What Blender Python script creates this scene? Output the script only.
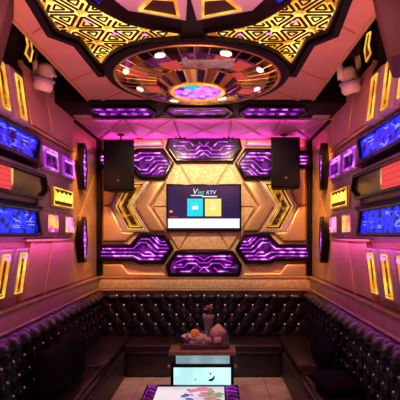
import bpy, bmesh, math, random
from mathutils import Vector, Matrix
random.seed(7)
for o in list(bpy.data.objects): bpy.data.objects.remove(o)
S = bpy.context.scene
COL = S.collection
PI = math.pi
# ---------------------------------------------------------------- camera
CX, CH, F, VX, VY = .15, 1.9, 440.0, 214.7, 235.0
HW, YB, ZC, YR = 1.6, 6.46, 3.33, -0.8       # half width, back wall, ceiling, rear wall
cam = bpy.data.cameras.new('camera'); co = bpy.data.objects.new('camera', cam); COL.objects.link(co)
co.location = (CX, 0, CH); co.rotation_euler = (PI/2, 0, 0)
cam.sensor_width = 36; cam.lens = F/400*36
cam.shift_x = -(VX-200)/400; cam.shift_y = (VY-200)/400
cam.clip_start = .02
S.camera = co
# ---------------------------------------------------------------- world, exposure
w = bpy.data.worlds.new('world'); S.world = w; w.use_nodes = True
w.node_tree.nodes['Background'].inputs[0].default_value = (.25, .08, .14, 1)
w.node_tree.nodes['Background'].inputs[1].default_value = .3
S.view_settings.view_transform = 'Standard'; S.view_settings.look = 'None'
S.view_settings.exposure = 0.0; S.view_settings.gamma = 1; S.view_settings.use_curve_mapping = False
# ---------------------------------------------------------------- lamps of the room, with added fill lights
def area(name, loc, direction, sx, sy, power, color, spread=PI):
    l = bpy.data.lights.new(name, 'AREA'); l.shape = 'RECTANGLE'; l.size = sx; l.size_y = sy
    l.energy = power; l.color = color; l.spread = spread
    o = bpy.data.objects.new(name, l); COL.objects.link(o); o.location = loc
    o.rotation_euler = Vector(direction).to_track_quat('-Z', 'Y').to_euler()
    return o
def spot(name, loc, target, power, color, angle=60, blend=.8, r=.04):
    l = bpy.data.lights.new(name, 'SPOT'); l.energy = power; l.color = color
    l.spot_size = math.radians(angle); l.spot_blend = blend; l.shadow_soft_size = r
    o = bpy.data.objects.new(name, l); COL.objects.link(o); o.location = loc
    o.rotation_euler = (Vector(target)-Vector(loc)).to_track_quat('-Z', 'Y').to_euler()
    return o
WARM = (1, .74, .36); PINK = (1, .22, .32); MAG = (1, .08, .75); ORG = (1, .38, .1)
spot('wall_wash_lamp', (-.45, 5.0, 3.22), (-.6, 6.46, 1.85), 78, WARM, 115)
spot('wall_wash_lamp', (.45, 5.0, 3.22), (.6, 6.46, 1.85), 78, WARM, 115)
area('cove_strip_lamp', (0, 6.36, 3.17), (0, -.35, 1), 2.9, .04, 9, MAG)
area('cove_strip_lamp', (0, 5.36, 3.25), (0, .9, .12), 2.6, .04, 3, MAG)
for s in (-1, 1):
    spot('corner_lamp', (s*1.05, 5.1, 3.24), (s*1.6, 5.9, 2.1), 150, (1, .32, .06), 70)
    area('shelf_strip_lamp', (s*1.44, 4.0, 1.845), (0, 0, -1), .03, 2.5, 2.6, (1, .12, .7)).rotation_euler = (0, -s*.5, 0)
    area('ledge_fill', (s*1.44, 4.1, 1.27), (0, 0, -1), .02, 2.8, 1.1, (.7, .08, 1)).rotation_euler = (0, s*.1, 0)  # added light, no real strip: gives the backrest tops their purple tint
    spot('side_lamp', (s*.4, 2.2, 3.2), (s*1.6, 4.4, 2.6), 42, (1, .24, .30), 110)
area('overhead_fill', (0, 2.3, 3.25), (0, 0, -1), 1.0, .4, 9, (1, .5, .5))  # general fill added out of view, no fixture there
area('uplight_fill', (0, 1.9, .62), (0, .2, 1), .8, .9, 52, (1, .28, .22), math.radians(110))  # unseen fill added to brighten the rose ceiling from below

# ---------------------------------------------------------------- materials
def nt(name):
    m = bpy.data.materials.new(name); m.use_nodes = True
    return m, m.node_tree, m.node_tree.nodes['Principled BSDF']
def mat(name, col, rough=.5, metal=0, bump=0, bscale=60, var=0, vscale=8, spec=.5, coat=0):
    m, t, b = nt(name)
    b.inputs['Base Color'].default_value = (*col, 1); b.inputs['Roughness'].default_value = rough
    b.inputs['Metallic'].default_value = metal; b.inputs['Specular IOR Level'].default_value = spec
    b.inputs['Coat Weight'].default_value = coat
    tc = t.nodes.new('ShaderNodeTexCoord')
    if var:
        n = t.nodes.new('ShaderNodeTexNoise'); n.inputs['Scale'].default_value = vscale; n.inputs['Detail'].default_value = 5
        t.links.new(tc.outputs['Object'], n.inputs['Vector'])
        r = t.nodes.new('ShaderNodeValToRGB'); r.color_ramp.elements[0].position = .3; r.color_ramp.elements[1].position = .7
        r.color_ramp.elements[0].color = (*[c*(1-var) for c in col], 1)
        r.color_ramp.elements[1].color = (*[min(1, c*(1+var)) for c in col], 1)
        t.links.new(n.outputs['Fac'], r.inputs['Fac']); t.links.new(r.outputs['Color'], b.inputs['Base Color'])
    if bump:
        n = t.nodes.new('ShaderNodeTexNoise'); n.inputs['Scale'].default_value = bscale; n.inputs['Detail'].default_value = 3
        t.links.new(tc.outputs['Object'], n.inputs['Vector'])
        bp = t.nodes.new('ShaderNodeBump'); bp.inputs['Strength'].default_value = bump; bp.inputs['Distance'].default_value = .01
        t.links.new(n.outputs['Fac'], bp.inputs['Height']); t.links.new(bp.outputs['Normal'], b.inputs['Normal'])
    return m
def emit(name, c1, s1, c2=None, s2=None, scale=10, lo=.4, hi=.6, stretch=(1, 1, 1)):
    """lit acrylic: emission between two colours/strengths driven by noise"""
    m, t, b = nt(name)
    b.inputs['Base Color'].default_value = (.006, .004, .006, 1); b.inputs['Roughness'].default_value = .25; b.inputs['Specular IOR Level'].default_value = .2
    if c2 is None:
        b.inputs['Emission Color'].default_value = (*c1, 1); b.inputs['Emission Strength'].default_value = s1
        return m
    tc = t.nodes.new('ShaderNodeTexCoord'); mp = t.nodes.new('ShaderNodeMapping'); mp.inputs['Scale'].default_value = stretch
    n = t.nodes.new('ShaderNodeTexNoise'); n.inputs['Scale'].default_value = scale; n.inputs['Detail'].default_value = 3
    t.links.new(tc.outputs['Object'], mp.inputs['Vector']); t.links.new(mp.outputs['Vector'], n.inputs['Vector'])
    r = t.nodes.new('ShaderNodeValToRGB'); r.color_ramp.elements[0].position = lo; r.color_ramp.elements[1].position = hi
    r.color_ramp.elements[0].color = (*[c*s1 for c in c1], 1); r.color_ramp.elements[1].color = (*[c*s2 for c in c2], 1)
    t.links.new(n.outputs['Fac'], r.inputs['Fac']); t.links.new(r.outputs['Color'], b.inputs['Emission Color'])
    b.inputs['Emission Strength'].default_value = 1
    return m
M = {}
def gold_brocade():
    m, t, b = nt('gold_brocade')
    tc = t.nodes.new('ShaderNodeTexCoord')
    v = t.nodes.new('ShaderNodeTexVoronoi'); v.inputs['Scale'].default_value = 22
    n = t.nodes.new('ShaderNodeTexNoise'); n.inputs['Scale'].default_value = 45; n.inputs['Detail'].default_value = 4
    for q in (v, n): t.links.new(tc.outputs['Object'], q.inputs['Vector'])
    mx = t.nodes.new('ShaderNodeMath'); mx.operation = 'MULTIPLY'
    t.links.new(v.outputs['Distance'], mx.inputs[0]); t.links.new(n.outputs['Fac'], mx.inputs[1])
    r = t.nodes.new('ShaderNodeValToRGB'); r.color_ramp.elements[0].position = .1; r.color_ramp.elements[1].position = .32
    r.color_ramp.elements[0].color = (.86, .64, .34, 1); r.color_ramp.elements[1].color = (.70, .48, .26, 1)
    t.links.new(mx.outputs[0], r.inputs['Fac']); t.links.new(r.outputs['Color'], b.inputs['Base Color'])
    b.inputs['Metallic'].default_value = .25; b.inputs['Roughness'].default_value = .48
    bp = t.nodes.new('ShaderNodeBump'); bp.inputs['Strength'].default_value = .35; bp.inputs['Distance'].default_value = .01
    t.links.new(mx.outputs[0], bp.inputs['Height']); t.links.new(bp.outputs['Normal'], b.inputs['Normal'])
    return m
M['gold'] = gold_brocade()
M['goldsatin'] = mat('gold_satin_padding', (.70, .47, .22), .34, .55, .08, 30, .06, 5)
M['rose'] = mat('rose_padding', (.66, .34, .29), .45, 0, .15, 40, .08, 4)
M['mauve'] = mat('mauve_lacquer', (.38, .25, .37), .35, 0, .1, 20, .06, 5)
M['lilac'] = mat('lilac_satin', (.38, .32, .52), .4, 0, .1, 20)
M['silver'] = mat('pale_lacquer', (.55, .46, .5), .3, .2)
M['black'] = mat('black_gloss_lacquer', (.006, .004, .006), .2, 0, 0, 1, 0, 1, .3, 0)
M['blackmat'] = mat('black_matt_paint', (.006, .004, .006), .5, 0, .1, 200, spec=.15)
M['dark'] = mat('dark_maroon_paint', (.03, .01, .015), .5, 0, .1, 30, spec=.2)
M['brown'] = mat('brown_lacquered_wood', (.40, .21, .15), .35, 0, .1, 30, .2, 6)
M['leather'] = mat('black_tufted_leather', (.008, .004, .009), .28, 0, .08, 120, .2, 5, .3)
M['leatherflat'] = mat('black_seat_leather', (.02, .009, .013), .3, 0, .12, 90, .25, 4, .4)
M['base'] = mat('dark_upholstered_base', (.03, .02, .022), .5, 0, .15, 80, .2, 8)
M['crystal'] = mat('crystal_button', (1, .95, 1), .2, 0)  # white base colour stands in for the glitter of the crystal
M['chrome'] = mat('chrome', (.75, .7, .72), .12, 1)
M['brass'] = mat('polished_brass', (.9, .6, .22), .32, 1)
M['bronze'] = mat('bronze_mirror', (.36, .22, .2), .09, 1, .05, 6)
M['darkblue'] = mat('dark_blue_mirror', (.03, .02, .10), .15, .6)
M['whiteplastic'] = mat('pale_plastic', (.95, .85, .82), .4)
M['wood'] = mat('orange_wood_veneer', (.38, .25, .12), .35, 0, .05, 20, .3, 10)
M['felt'] = mat('black_cloth', (.008, .005, .008), .9, 0, .3, 60, spec=.1)
M['pclight'] = emit('purple_light_line', (.50, .02, .78), 1.3, (1, .30, 1), 3.0, 11, .48, .68)
M['pglow'] = emit('purple_backlit_acrylic', (.014, .001, .02), 1, (.24, .01, .34), 1.0, 11, .45, .7)
M['yline'] = emit('yellow_light_line', (1, .34, .02), .95, (1, .58, .07), 1.3, 7, .4, .6)
M['yglow'] = emit('amber_backlit_acrylic', (.06, .012, .004), 1, (1, .34, .03), .75, 12, .54, .68)
M['lattice_back'] = emit('gold_backlit_panel', (.7, .18, .01), .7, (1, .48, .05), 1.2, 6, .38, .62)
M['goldrim'] = emit('lit_gold_edge', (1, .46, .03), 1.3, (1, .74, .16), 2.3, 6, .4, .6)
M['pwhite'] = emit('violet_white_light', (.75, .22, 1), 1.7)
M['blue'] = emit('blue_backlit_acrylic', (.0, .0, .06), 1, (.01, .02, 1), 1.5, 13, .4, .56)
M['blueline'] = emit('blue_white_light_line', (.02, .03, 1), 1.6, (.14, .2, 1), 1.8, 7, .5, .62)
M['white_l'] = emit('white_lamp', (1, .85, .75), 1.6)
M['pinkband'] = mat('pink_ceiling_fabric', (.62, .26, .42), .45, 0, .12, 30, .08, 4)
def red_grid():
    m, t, b = nt('red_pixel_display')
    b.inputs['Base Color'].default_value = (.05, .02, .02, 1)
    tc = t.nodes.new('ShaderNodeTexCoord'); mp = t.nodes.new('ShaderNodeMapping'); mp.inputs['Rotation'].default_value = (0, PI/2, 0)
    br = t.nodes.new('ShaderNodeTexBrick'); br.offset = 0; br.inputs['Scale'].default_value = 20
    br.inputs['Mortar Size'].default_value = .06; br.inputs['Brick Width'].default_value = .9; br.inputs['Row Height'].default_value = .9
    br.inputs['Color1'].default_value = (1, .06, .04, 1); br.inputs['Color2'].default_value = (.8, .05, .05, 1); br.inputs['Mortar'].default_value = (.25, .03, .05, 1)
    sx = t.nodes.new('ShaderNodeSeparateXYZ'); cx = t.nodes.new('ShaderNodeCombineXYZ')
    t.links.new(tc.outputs['Object'], sx.inputs[0]); t.links.new(sx.outputs['Y'], cx.inputs['X']); t.links.new(sx.outputs['Z'], cx.inputs['Y'])
    t.links.new(cx.outputs[0], br.inputs['Vector'])
    t.links.new(br.outputs['Color'], b.inputs['Emission Color']); b.inputs['Emission Strength'].default_value = 1.1
    return m
M['red'] = red_grid()
M['core'] = emit('purple_core_light', (.12, .02, .35), 1, (.75, .1, 1), 2.0, 12, .38, .62)
M['redflat'] = emit('red_lamp_segment', (1, .08, .06), .55)
def marble():
    m, t, b = nt('polished_pink_marble')
    tc = t.nodes.new('ShaderNodeTexCoord')
    n = t.nodes.new('ShaderNodeTexNoise'); n.inputs['Scale'].default_value = 2.2; n.inputs['Detail'].default_value = 7; n.inputs['Distortion'].default_value = 1.2
    t.links.new(tc.outputs['Object'], n.inputs['Vector'])
    r = t.nodes.new('ShaderNodeValToRGB'); e = r.color_ramp.elements
    e[0].position = .35; e[0].color = (.55, .36, .32, 1); e[1].position = .6; e[1].color = (.80, .58, .52, 1)
    t.links.new(n.outputs['Fac'], r.inputs['Fac'])
    br = t.nodes.new('ShaderNodeTexBrick'); br.offset = 0; br.inputs['Scale'].default_value = 1; br.inputs['Brick Width'].default_value = .8
    br.inputs['Row Height'].default_value = .8; br.inputs['Mortar Size'].default_value = .003; br.inputs['Mortar'].default_value = (.12, .07, .06, 1)
    t.links.new(tc.outputs['Object'], br.inputs['Vector']); t.links.new(r.outputs['Color'], br.inputs['Color1']); t.links.new(r.outputs['Color'], br.inputs['Color2'])
    t.links.new(br.outputs['Color'], b.inputs['Base Color']); b.inputs['Roughness'].default_value = .22
    return m
M['marble'] = marble()
# ---------------------------------------------------------------- object helpers
def link(name, bm, m, parent=None, smooth=False, bevel=0, seg=2, recalc=True):
    if recalc: bmesh.ops.recalc_face_normals(bm, faces=bm.faces)
    me = bpy.data.meshes.new(name); bm.to_mesh(me); bm.free()
    mm = M[m] if isinstance(m, str) else m
    me.materials.append(mm)
    if smooth:
        for p in me.polygons: p.use_smooth = True
    o = bpy.data.objects.new(name, me); COL.objects.link(o)
    if parent: o.parent = parent; o.matrix_parent_inverse = Matrix.Translation(-parent.location) if not parent.parent else Matrix.Identity(4)
    if bevel:
        b = o.modifiers.new('bevel', 'BEVEL'); b.width = bevel; b.segments = seg; b.limit_method = 'ANGLE'; b.angle_limit = math.radians(35)
        for p in me.polygons: p.use_smooth = True
        b.harden_normals = False
    return o
def thing(name, label, cat, loc=(0, 0, 0), group=None):
    o = bpy.data.objects.new(name, None); COL.objects.link(o); o.location = loc
    o.empty_display_size = .05
    o['label'] = label; o['category'] = cat
    if group: o['group'] = group
    return o
def tag(o, label, cat, group=None):
    o['label'] = label; o['category'] = cat
    if group: o['group'] = group
    return o
def struct(name, bm, m, parent=None, **k):
    o = link(name, bm, m, parent, **k)
    if not parent: o['kind'] = 'structure'
    return o
# plane frames: (u, v, w) -> world, w = height out of the surface into the room
def FB(u, v, w_): return Vector((u, YB-w_, v))
def FL(u, v, w_): return Vector((-HW+w_, u, v))
def FR(u, v, w_): return Vector((HW-w_, u, v))
def FC(u, v, w_): return Vector((u, v, ZC-w_))
def bw(px, py, w_=0):
    Y = YB-w_
    return (CX+(px-VX)*Y/F, CH+(VY-py)*Y/F)
def cl(px, py, w_=.055):
    Y = (ZC-w_-CH)*F/(VY-py)
    return (CX+(px-VX)*Y/F, Y)
def inset(poly, d):
    n = len(poly); A = sum(poly[i][0]*poly[(i+1) % n][1]-poly[(i+1) % n][0]*poly[i][1] for i in range(n))
    s = 1 if A > 0 else -1
    out = []
    for i in range(n):
        p0, p1, p2 = Vector(poly[i-1]), Vector(poly[i]), Vector(poly[(i+1) % n])
        a = (p1-p0).normalized(); b = (p2-p1).normalized()
        na = Vector((-a.y, a.x))*s; nb = Vector((-b.y, b.x))*s
        q = na+nb; L = q.length
        q = q/L if L > 1e-6 else na
        c = max(.45, q.dot(na))
        r = p1+q*d/c
        out.append((r.x, r.y))
    return out
def prism(bm, fr, poly, w0, w1, top_in=0):
    top = inset(poly, top_in) if top_in else poly
    a = [bm.verts.new(fr(u, v, w0)) for u, v in poly]
    b = [bm.verts.new(fr(u, v, w1)) for u, v in top]
    n = len(poly)
    bm.faces.new(a); bm.faces.new(b)
    for i in range(n): bm.faces.new((a[i], a[(i+1) % n], b[(i+1) % n], b[i]))
def ring(bm, fr, outer, inner, w0, w1):
    n = len(outer)
    R = [[bm.verts.new(fr(u, v, ww)) for u, v in P] for P, ww in ((outer, w0), (outer, w1), (inner, w1), (inner, w0))]
    for k in range(4):
        A_, B_ = R[k], R[(k+1) % 4]
        for i in range(n): bm.faces.new((A_[i], A_[(i+1) % n], B_[(i+1) % n], B_[i]))
def strip(bm, fr, pts, width, w0, w1, closed=False):
    if closed:
        ring(bm, fr, pts, inset(pts, width), w0, w1); return
    L, Rr = [], []
    n = len(pts)
    for i in range(n):
        p = Vector(pts[i]); d = Vector((0, 0))
        if i > 0: d += (p-Vector(pts[i-1])).normalized()
        if i < n-1: d += (Vector(pts[i+1])-p).normalized()
        d.normalize(); nn = Vector((-d.y, d.x))*width/2
        L.append(p+nn); Rr.append(p-nn)
    P = [(v.x, v.y) for v in L+Rr[::-1]]
    prism(bm, fr, P, w0, w1)
def box(bm, x0, x1, y0, y1, z0, z1):
    vs = [bm.verts.new((x, y, z)) for z in (z0, z1) for x, y in ((x0, y0), (x1, y0), (x1, y1), (x0, y1))]
    for f in ((3, 2, 1, 0), (4, 5, 6, 7), (0, 1, 5, 4), (1, 2, 6, 5), (2, 3, 7, 6), (3, 0, 4, 7)): bm.faces.new([vs[i] for i in f])
def lathe(bm, prof, c=(0, 0, 0), n=32, flute=None, cap=True):
    rows = []
    for k, (r, h) in enumerate(prof):
        row = []
        for i in range(n):
            a = 2*PI*i/n; rr = r*(flute(a, k) if flute else 1)
            row.append(bm.verts.new((c[0]+rr*math.cos(a), c[1]+rr*math.sin(a), c[2]+h)))
        rows.append(row)
    for k in range(len(rows)-1):
        for i in range(n): bm.faces.new((rows[k][i], rows[k][(i+1) % n], rows[k+1][(i+1) % n], rows[k+1][i]))
    if cap: bm.faces.new(rows[0]); bm.faces.new(rows[-1])
    else:
        for i in range(n): bm.faces.new((rows[-1][i], rows[-1][(i+1) % n], rows[0][(i+1) % n], rows[0][i]))
def tube(bm, pts, r, n=8):
    pts = [Vector(p) for p in pts]; rows = []
    for i, p in enumerate(pts):
        d = (pts[min(i+1, len(pts)-1)]-pts[max(i-1, 0)]).normalized()
        u = d.cross(Vector((0, 0, 1)));
        if u.length < .05: u = d.cross(Vector((1, 0, 0)))
        u.normalize(); v = d.cross(u); rr = r[i] if isinstance(r, (list, tuple)) else r
        rows.append([bm.verts.new(p+u*rr*math.cos(2*PI*k/n)+v*rr*math.sin(2*PI*k/n)) for k in range(n)])
    for a, b in zip(rows, rows[1:]):
        for k in range(n): bm.faces.new((a[k], a[(k+1) % n], b[(k+1) % n], b[k]))
    bm.faces.new(rows[0]); bm.faces.new(rows[-1])
def inpoly(p, poly):
    x, y = p; c = False; n = len(poly)
    for i in range(n):
        x1, y1 = poly[i]; x2, y2 = poly[i-1]
        if (y1 > y) != (y2 > y) and x < (x2-x1)*(y-y1)/(y2-y1)+x1: c = not c
    return c
def mirror(P): return [(-x, y) for x, y in P][::-1]
def NB(): return bmesh.new()

# ================================================================ ROOM SHELL
bm = NB(); box(bm, -HW-.1, HW+.1, YR-.1, YB+.1, -.1, 0); struct('floor', bm, 'marble')
bm = NB(); box(bm, -HW-.1, HW+.1, YB, YB+.1, 0, ZC+.5); wall_back = struct('wall_back', bm, 'gold')
bm = NB(); box(bm, -HW-.1, HW+.1, YR-.1, YR, 0, ZC+.5); struct('wall_rear', bm, 'dark')
bm = NB(); box(bm, -HW-.1, -HW, YR, YB, 0, ZC+.5); wall_left = struct('wall_left', bm, 'rose')
bm = NB(); box(bm, HW, HW+.1, YR, YB, 0, ZC+.5); wall_right = struct('wall_right', bm, 'rose')
# ceiling: central raft with recessed dark slots along both side walls
XE = 1.2; YBM0, YBM1 = 4.66, 5.29
bm = NB(); box(bm, -HW-.1, HW+.1, YR-.1, YB+.1, ZC+.45, ZC+.55); ceiling = struct('ceiling', bm, 'dark')
bm = NB(); box(bm, -XE, XE, YR, YBM0, ZC, ZC+.06); struct('ceiling_raft', bm, 'rose', ceiling, bevel=.01)
bm = NB(); box(bm, -HW, HW, YBM1, YB, ZC, ZC+.06); struct('ceiling_back_field', bm, 'pinkband', ceiling)
bm = NB()
for s in (-1, 1):   # piping seams on the rose raft
    for a, b in (((28+5, 33), (45, 25)), ((70, 81), (97, 69)), ((100, 101), (127, 89))):
        p, q = cl(*a, 0), cl(*b, 0)
        P = [p, q]
        if s > 0: P = [(-x, y) for x, y in P]
        strip(bm, FC, P, .014, 0, .012)
    strip(bm, FC, [(s*(XE-.012), .5), (s*(XE-.012), YBM0)], .024, 0, .014)
struct('ceiling_piping', bm, 'goldsatin', ceiling)
bm = NB()
for s in (-1, 1):
    x0, x1 = sorted((s*HW, s*(HW-.02))); box(bm, x0, x1, YR, YB, ZC+.02, ZC+.45)
struct('added_recess_liner', bm, 'dark')  # liner added to darken the side walls inside the ceiling slots
# triangular padded facets of the pink field
bm = NB()
xs = [-1.55, -.95, -.35, .35, .95, 1.55]
for i in range(5):
    a, b = xs[i], xs[i+1]; m_ = (a+b)/2; y0, y1 = YBM1+.03, YB-.03; ym = (y0+y1)/2
    g = .012
    for T in (((a, y0), (b, y0), (m_, ym)), ((a, y1), (b, y1), (m_, ym)), ((a, y0), (a, y1), (m_, ym)), ((b, y0), (b, y1), (m_, ym))):
        P = inset(list(T), g); prism(bm, FC, P, 0, .03, .02)
struct('padded_facets', bm, 'pinkband', ceiling)
# dark crown trims: wall top rails, corner posts
bm = NB()
for s in (-1, 1):
    box(bm, s*HW-(.05 if s > 0 else 0), s*HW+(.05 if s < 0 else 0), YR, YB, ZC-.05, ZC+.02)
struct('trim_1', bm, 'dark')
bm = NB()
for s in (-1, 1):
    x0, x1 = sorted((s*HW, s*(HW-.1))); box(bm, x0, x1, YB-.07, YB, 1.3, ZC-.05)
struct('trim_2', bm, 'blackmat', bevel=.008)
# ledges (dado band) round the three walls
bm = NB()
box(bm, -HW, HW, YB-.08, YB, 1.115, 1.26)
struct('trim_3', bm, 'gold', bevel=.01)
bm = NB()
box(bm, -HW, HW, YB-.09, YB, 1.262, 1.30); box(bm, -HW, HW, YB-.085, YB, 1.085, 1.113)
struct('trim_4', bm, 'brown', bevel=.01)
bm = NB()
for s in (-1, 1):
    x0, x1 = sorted((s*HW, s*(HW-.07))); box(bm, x0, x1, YR, YB-.09, 1.12, 1.28)
    x0, x1 = sorted((s*HW, s*(HW-.10))); box(bm, x0, x1, YR, YB-.09, 1.275, 1.305)
    x0, x1 = sorted((s*HW, s*(HW-.085))); box(bm, x0, x1, YR, YB-.09, 1.10, 1.125)
struct('trim_5', bm, 'brown', bevel=.008)

# ================================================================ BACK WALL RELIEF
def pads(fr, polys, parent, m, w1=.045, gap=.006, name='padded_panel', bev=.035):
    for P in polys:
        bm = NB(); prism(bm, fr, inset(P, gap), 0, w1)
        link(name, bm, m, parent, bevel=bev, seg=4)
def B(P): return [bw(x, y) for x, y in P]
left = [[(103, 139), (162, 139), (166, 147), (136, 147), (131, 153), (104, 153)],
        [(103, 168), (126, 168), (137, 181), (124, 182), (112, 206), (103, 206)],
        [(103, 206), (112, 206), (124, 231), (137, 232), (126, 242), (103, 242)],
        [(103, 263), (123, 263), (130, 272), (165, 272), (168, 277), (103, 277)]]
for P in left:
    Q = B(P); pads(FB, [Q, mirror(Q)], wall_back, 'goldsatin', .07)
# padded gold chevrons between the lit arrows and the screen surround
for k, (a, b) in enumerate((((151.5, 177), (135.5, 151.5)),)):
    P = [(a[0], 181), (168, 181), (b[1], 206.5), (168, 232), (a[0], 232), (b[0], 206.5)]
    Q = B(P); pads(FB, [Q, mirror(Q)], wall_back, 'goldsatin', .09, .003, 'padded_chevron', .06)
# hexagon of brocade wedges behind the screen
C0 = (204, 207); HX = [(152.5, 207), (179, 164), (229, 164), (255.5, 207), (229, 250), (179, 250)]
wed = [B([HX[i], HX[(i+1) % 6], C0]) for i in range(6)]
wed2 = []
for q in wed:
    m_ = tuple((Vector(q[0])+Vector(q[1]))/2)
    wed2.append(q)
pads(FB, wed2, wall_back, 'gold', .05, .008, 'brocade_wedge', .008)

# purple circuit panels ------------------------------------------------------
def circuit_panel(label, outer, lines, nodes=()):
    """outer polygon in photo-derived wall coordinates, framed black, with glowing tracks"""
    t = thing('circuit_light_panel', label, 'light panel', FB(sum(p[0] for p in outer)/len(outer), sum(p[1] for p in outer)/len(outer), 0), 'purple circuit light panels on the back wall')
    bm = NB(); inner = inset(outer, .056); ring(bm, FB, outer, inner, 0, .10); link('frame', bm, 'black', t, bevel=.006)
    bm = NB(); prism(bm, FB, inner, .0, .07); link('acrylic_face', bm, 'pglow', t)
    bm = NB()
    for L in lines: strip(bm, FB, L, .013, .07, .078)
    link('light_tracks', bm, 'pclight', t)
    return t
def par(pts, offs):
    """parallel copies of a polyline shifted down by offs (photo px)"""
    return [[(x+dx, y+dy) for x, y in pts] for dx, dy in offs]
def both(P): return [B(p) for p in P]
# wing shape (upper-left, px)
UW = [(97, 159), (101, 152), (134, 152), (139, 149.5), (164.3, 149.5), (174.3, 164), (166, 180), (141, 180), (131, 169), (102, 169)]
UL = [[(100, 157.5), (134, 157.5), (141, 154), (161, 154)], [(101, 161), (139, 161), (145, 157.5), (163.5, 157.5)],
      [(101, 164.5), (134, 164.5), (141, 170.5), (147, 170.5), (156, 161.5), (167, 161.5)],
      [(146, 161), (151, 161), (154, 158.5)], [(142, 174), (149.5, 174), (158.5, 165), (169.5, 165)],
      [(146, 177), (152, 177), (161, 168.3), (168, 168.3)], [(156, 176.5), (161, 171.5), (166, 171.5)], [(106, 167), (129, 167), (137, 174)]]
LW = [(x, 2*206.5-y) for x, y in UW]; LLn = [[(x, 2*206.5-y) for x, y in l] for l in UL]
circuit_panel('purple circuit light wing at upper left, behind the left hanging loudspeaker', B(UW), both(UL))
circuit_panel('purple circuit light wing at upper right, behind the right hanging loudspeaker', mirror(B(UW)), [mirror(l) for l in both(UL)])
circuit_panel('purple circuit light wing at lower left, under the left yellow arrow light', B(LW), both(LLn))
circuit_panel('purple circuit light wing at lower right, under the right yellow arrow light', mirror(B(LW)), [mirror(l) for l in both(LLn)])
UC = [(169, 138), (239, 138), (242, 149), (233, 163.5), (176, 163.5), (166, 149)]
def sym(l): return [(408-x, y) for x, y in l]
c1 = [[(174, 147), (184, 147), (188, 151), (196, 151), (200, 147), (208, 147), (212, 151), (220, 151), (224, 147), (234, 147)],
      [(176, 152), (184, 155), (196, 155), (200, 151.5), (208, 151.5), (212, 155), (224, 155), (232, 152)],
      [(178, 158), (198, 158), (204, 154), (210, 158), (230, 158)],
      [(180, 143), (190, 143), (194, 147)], [(228, 143), (218, 143), (214, 147)], [(199, 143), (204, 147.5), (209, 143)],
      [(178, 149.5), (183, 149.5)], [(225, 149.5), (231, 149.5)]]
circuit_panel('purple circuit light panel centred above the television', B(UC), both(c1))
LC = [(x, 2*207-y) for x, y in UC]
circuit_panel('purple circuit light panel centred below the television', B(LC), both([[(x, 2*207-y) for x, y in l] for l in c1]))

# yellow arrow lights ---------------------------------------------------------
def arrow(label, flip):
    f = (lambda P: mirror(B(P))) if flip else B
    t = thing('arrow_light', label, 'wall light', FB((1 if flip else -1)*1.05, 2.33, 0), 'yellow arrow lights beside the television')
    Pl = f([(124, 181.5), (150, 181.5), (134, 206.5), (150, 232.5), (124, 232.5), (112.5, 206.5)])
    bm = NB(); prism(bm, FB, Pl, 0, .065); link('backing_plate', bm, 'silver', t, bevel=.012, seg=2)
    for k, (d, m_) in enumerate(((0, 'yline'), (5, 'yline'))):
        P = f([(129+d*.5, 183.5+d*.5), (145.5-d*.75, 183.5+d*.5), (132-d*.35, 206.5), (145.5-d*.75, 229.5-d*.5), (129+d*.5, 229.5-d*.5), (117+d*.65, 206.5)])
        if k == 0:
            bm = NB(); prism(bm, FB, P, .06, .072); link('amber_face', bm, 'yglow', t)
        bm = NB(); ring(bm, FB, P, inset(P, .011), .068, .084); link('light_outline', bm, m_, t)
    q_ = inset(P, .022); bm = NB(); ring(bm, FB, q_, inset(q_, .005), .068, .080); link('inner_outline', bm, 'yline', t)
    P = f([(121.5, 182.3), (148, 182.3), (132.3, 206.5), (148, 231.5), (121.5, 231.5), (114.3, 206.5)])
    bm = NB(); ring(bm, FB, P, inset(P, .01), .06, .075); link('trim_line', bm, 'lilac', t)
arrow('yellow lit arrow on the back wall pointing left, left of the television', False)
arrow('yellow lit arrow on the back wall pointing right, right of the television', True)

# ================================================================ TELEVISION
tv = thing('television', 'flat television showing a karaoke menu, mounted in the gold hexagon', 'television', (0, YB-.05, 2.3))
x0, z0 = bw(166.3, 231.5, .12); x1, z1 = bw(241.3, 184, .12)
bm = NB(); ring(bm, FB, [(x0, z0), (x1, z0), (x1, z1), (x0, z1)], [(x0+.025, z0+.04), (x1-.025, z0+.04), (x1-.025, z1-.025), (x0+.025, z1-.025)], .05, .13); link('bezel', bm, 'black', tv, bevel=.004)
M['navy'] = emit('navy_screen_backdrop', (.012, .008, .05), 1, (.035, .015, .085), 1, 2.5, .35, .65)
bm = NB(); box(bm, x0+.02, x1-.02, YB-.12, YB-.052, z0+.03, z1-.02); sc = link('screen', bm, 'navy', tv)
def srect(name, a, b, c, d, m, ww=.123, bev=0):
    p, q = bw(a, d, .12); r, s_ = bw(c, b, .12)
    bm = NB(); box(bm, p, r, YB-ww, YB-.118, q, s_); return link(name, bm, m, sc, bevel=bev)
M['cyan_e'] = emit('cyan_tile', (.0, .78, .95), 1.0); M['yel_e'] = emit('yellow_tile', (.95, .85, .18), 1.0)
M['white_e'] = emit('white_screen_band', (.92, .95, 1), 1.05); M['green_e'] = emit('green_lettering', (.1, .8, .5), 1)
srect('white_band', 168, 218.6, 239.6, 228, 'white_e')
srect('cyan_tile', 187.3, 198.7, 202.8, 216.2, 'cyan_e'); srect('yellow_tile', 205, 198.7, 221.2, 216.2, 'yel_e')
srect('tile_icon', 192, 206, 198, 209.5, 'white_e', .125); srect('tile_icon', 192.5, 202.6, 197.5, 205.4, M['green_e'], .125)
M['pale_y'] = emit('pale_yellow_icon', (1, .97, .6), 1.0)
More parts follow.
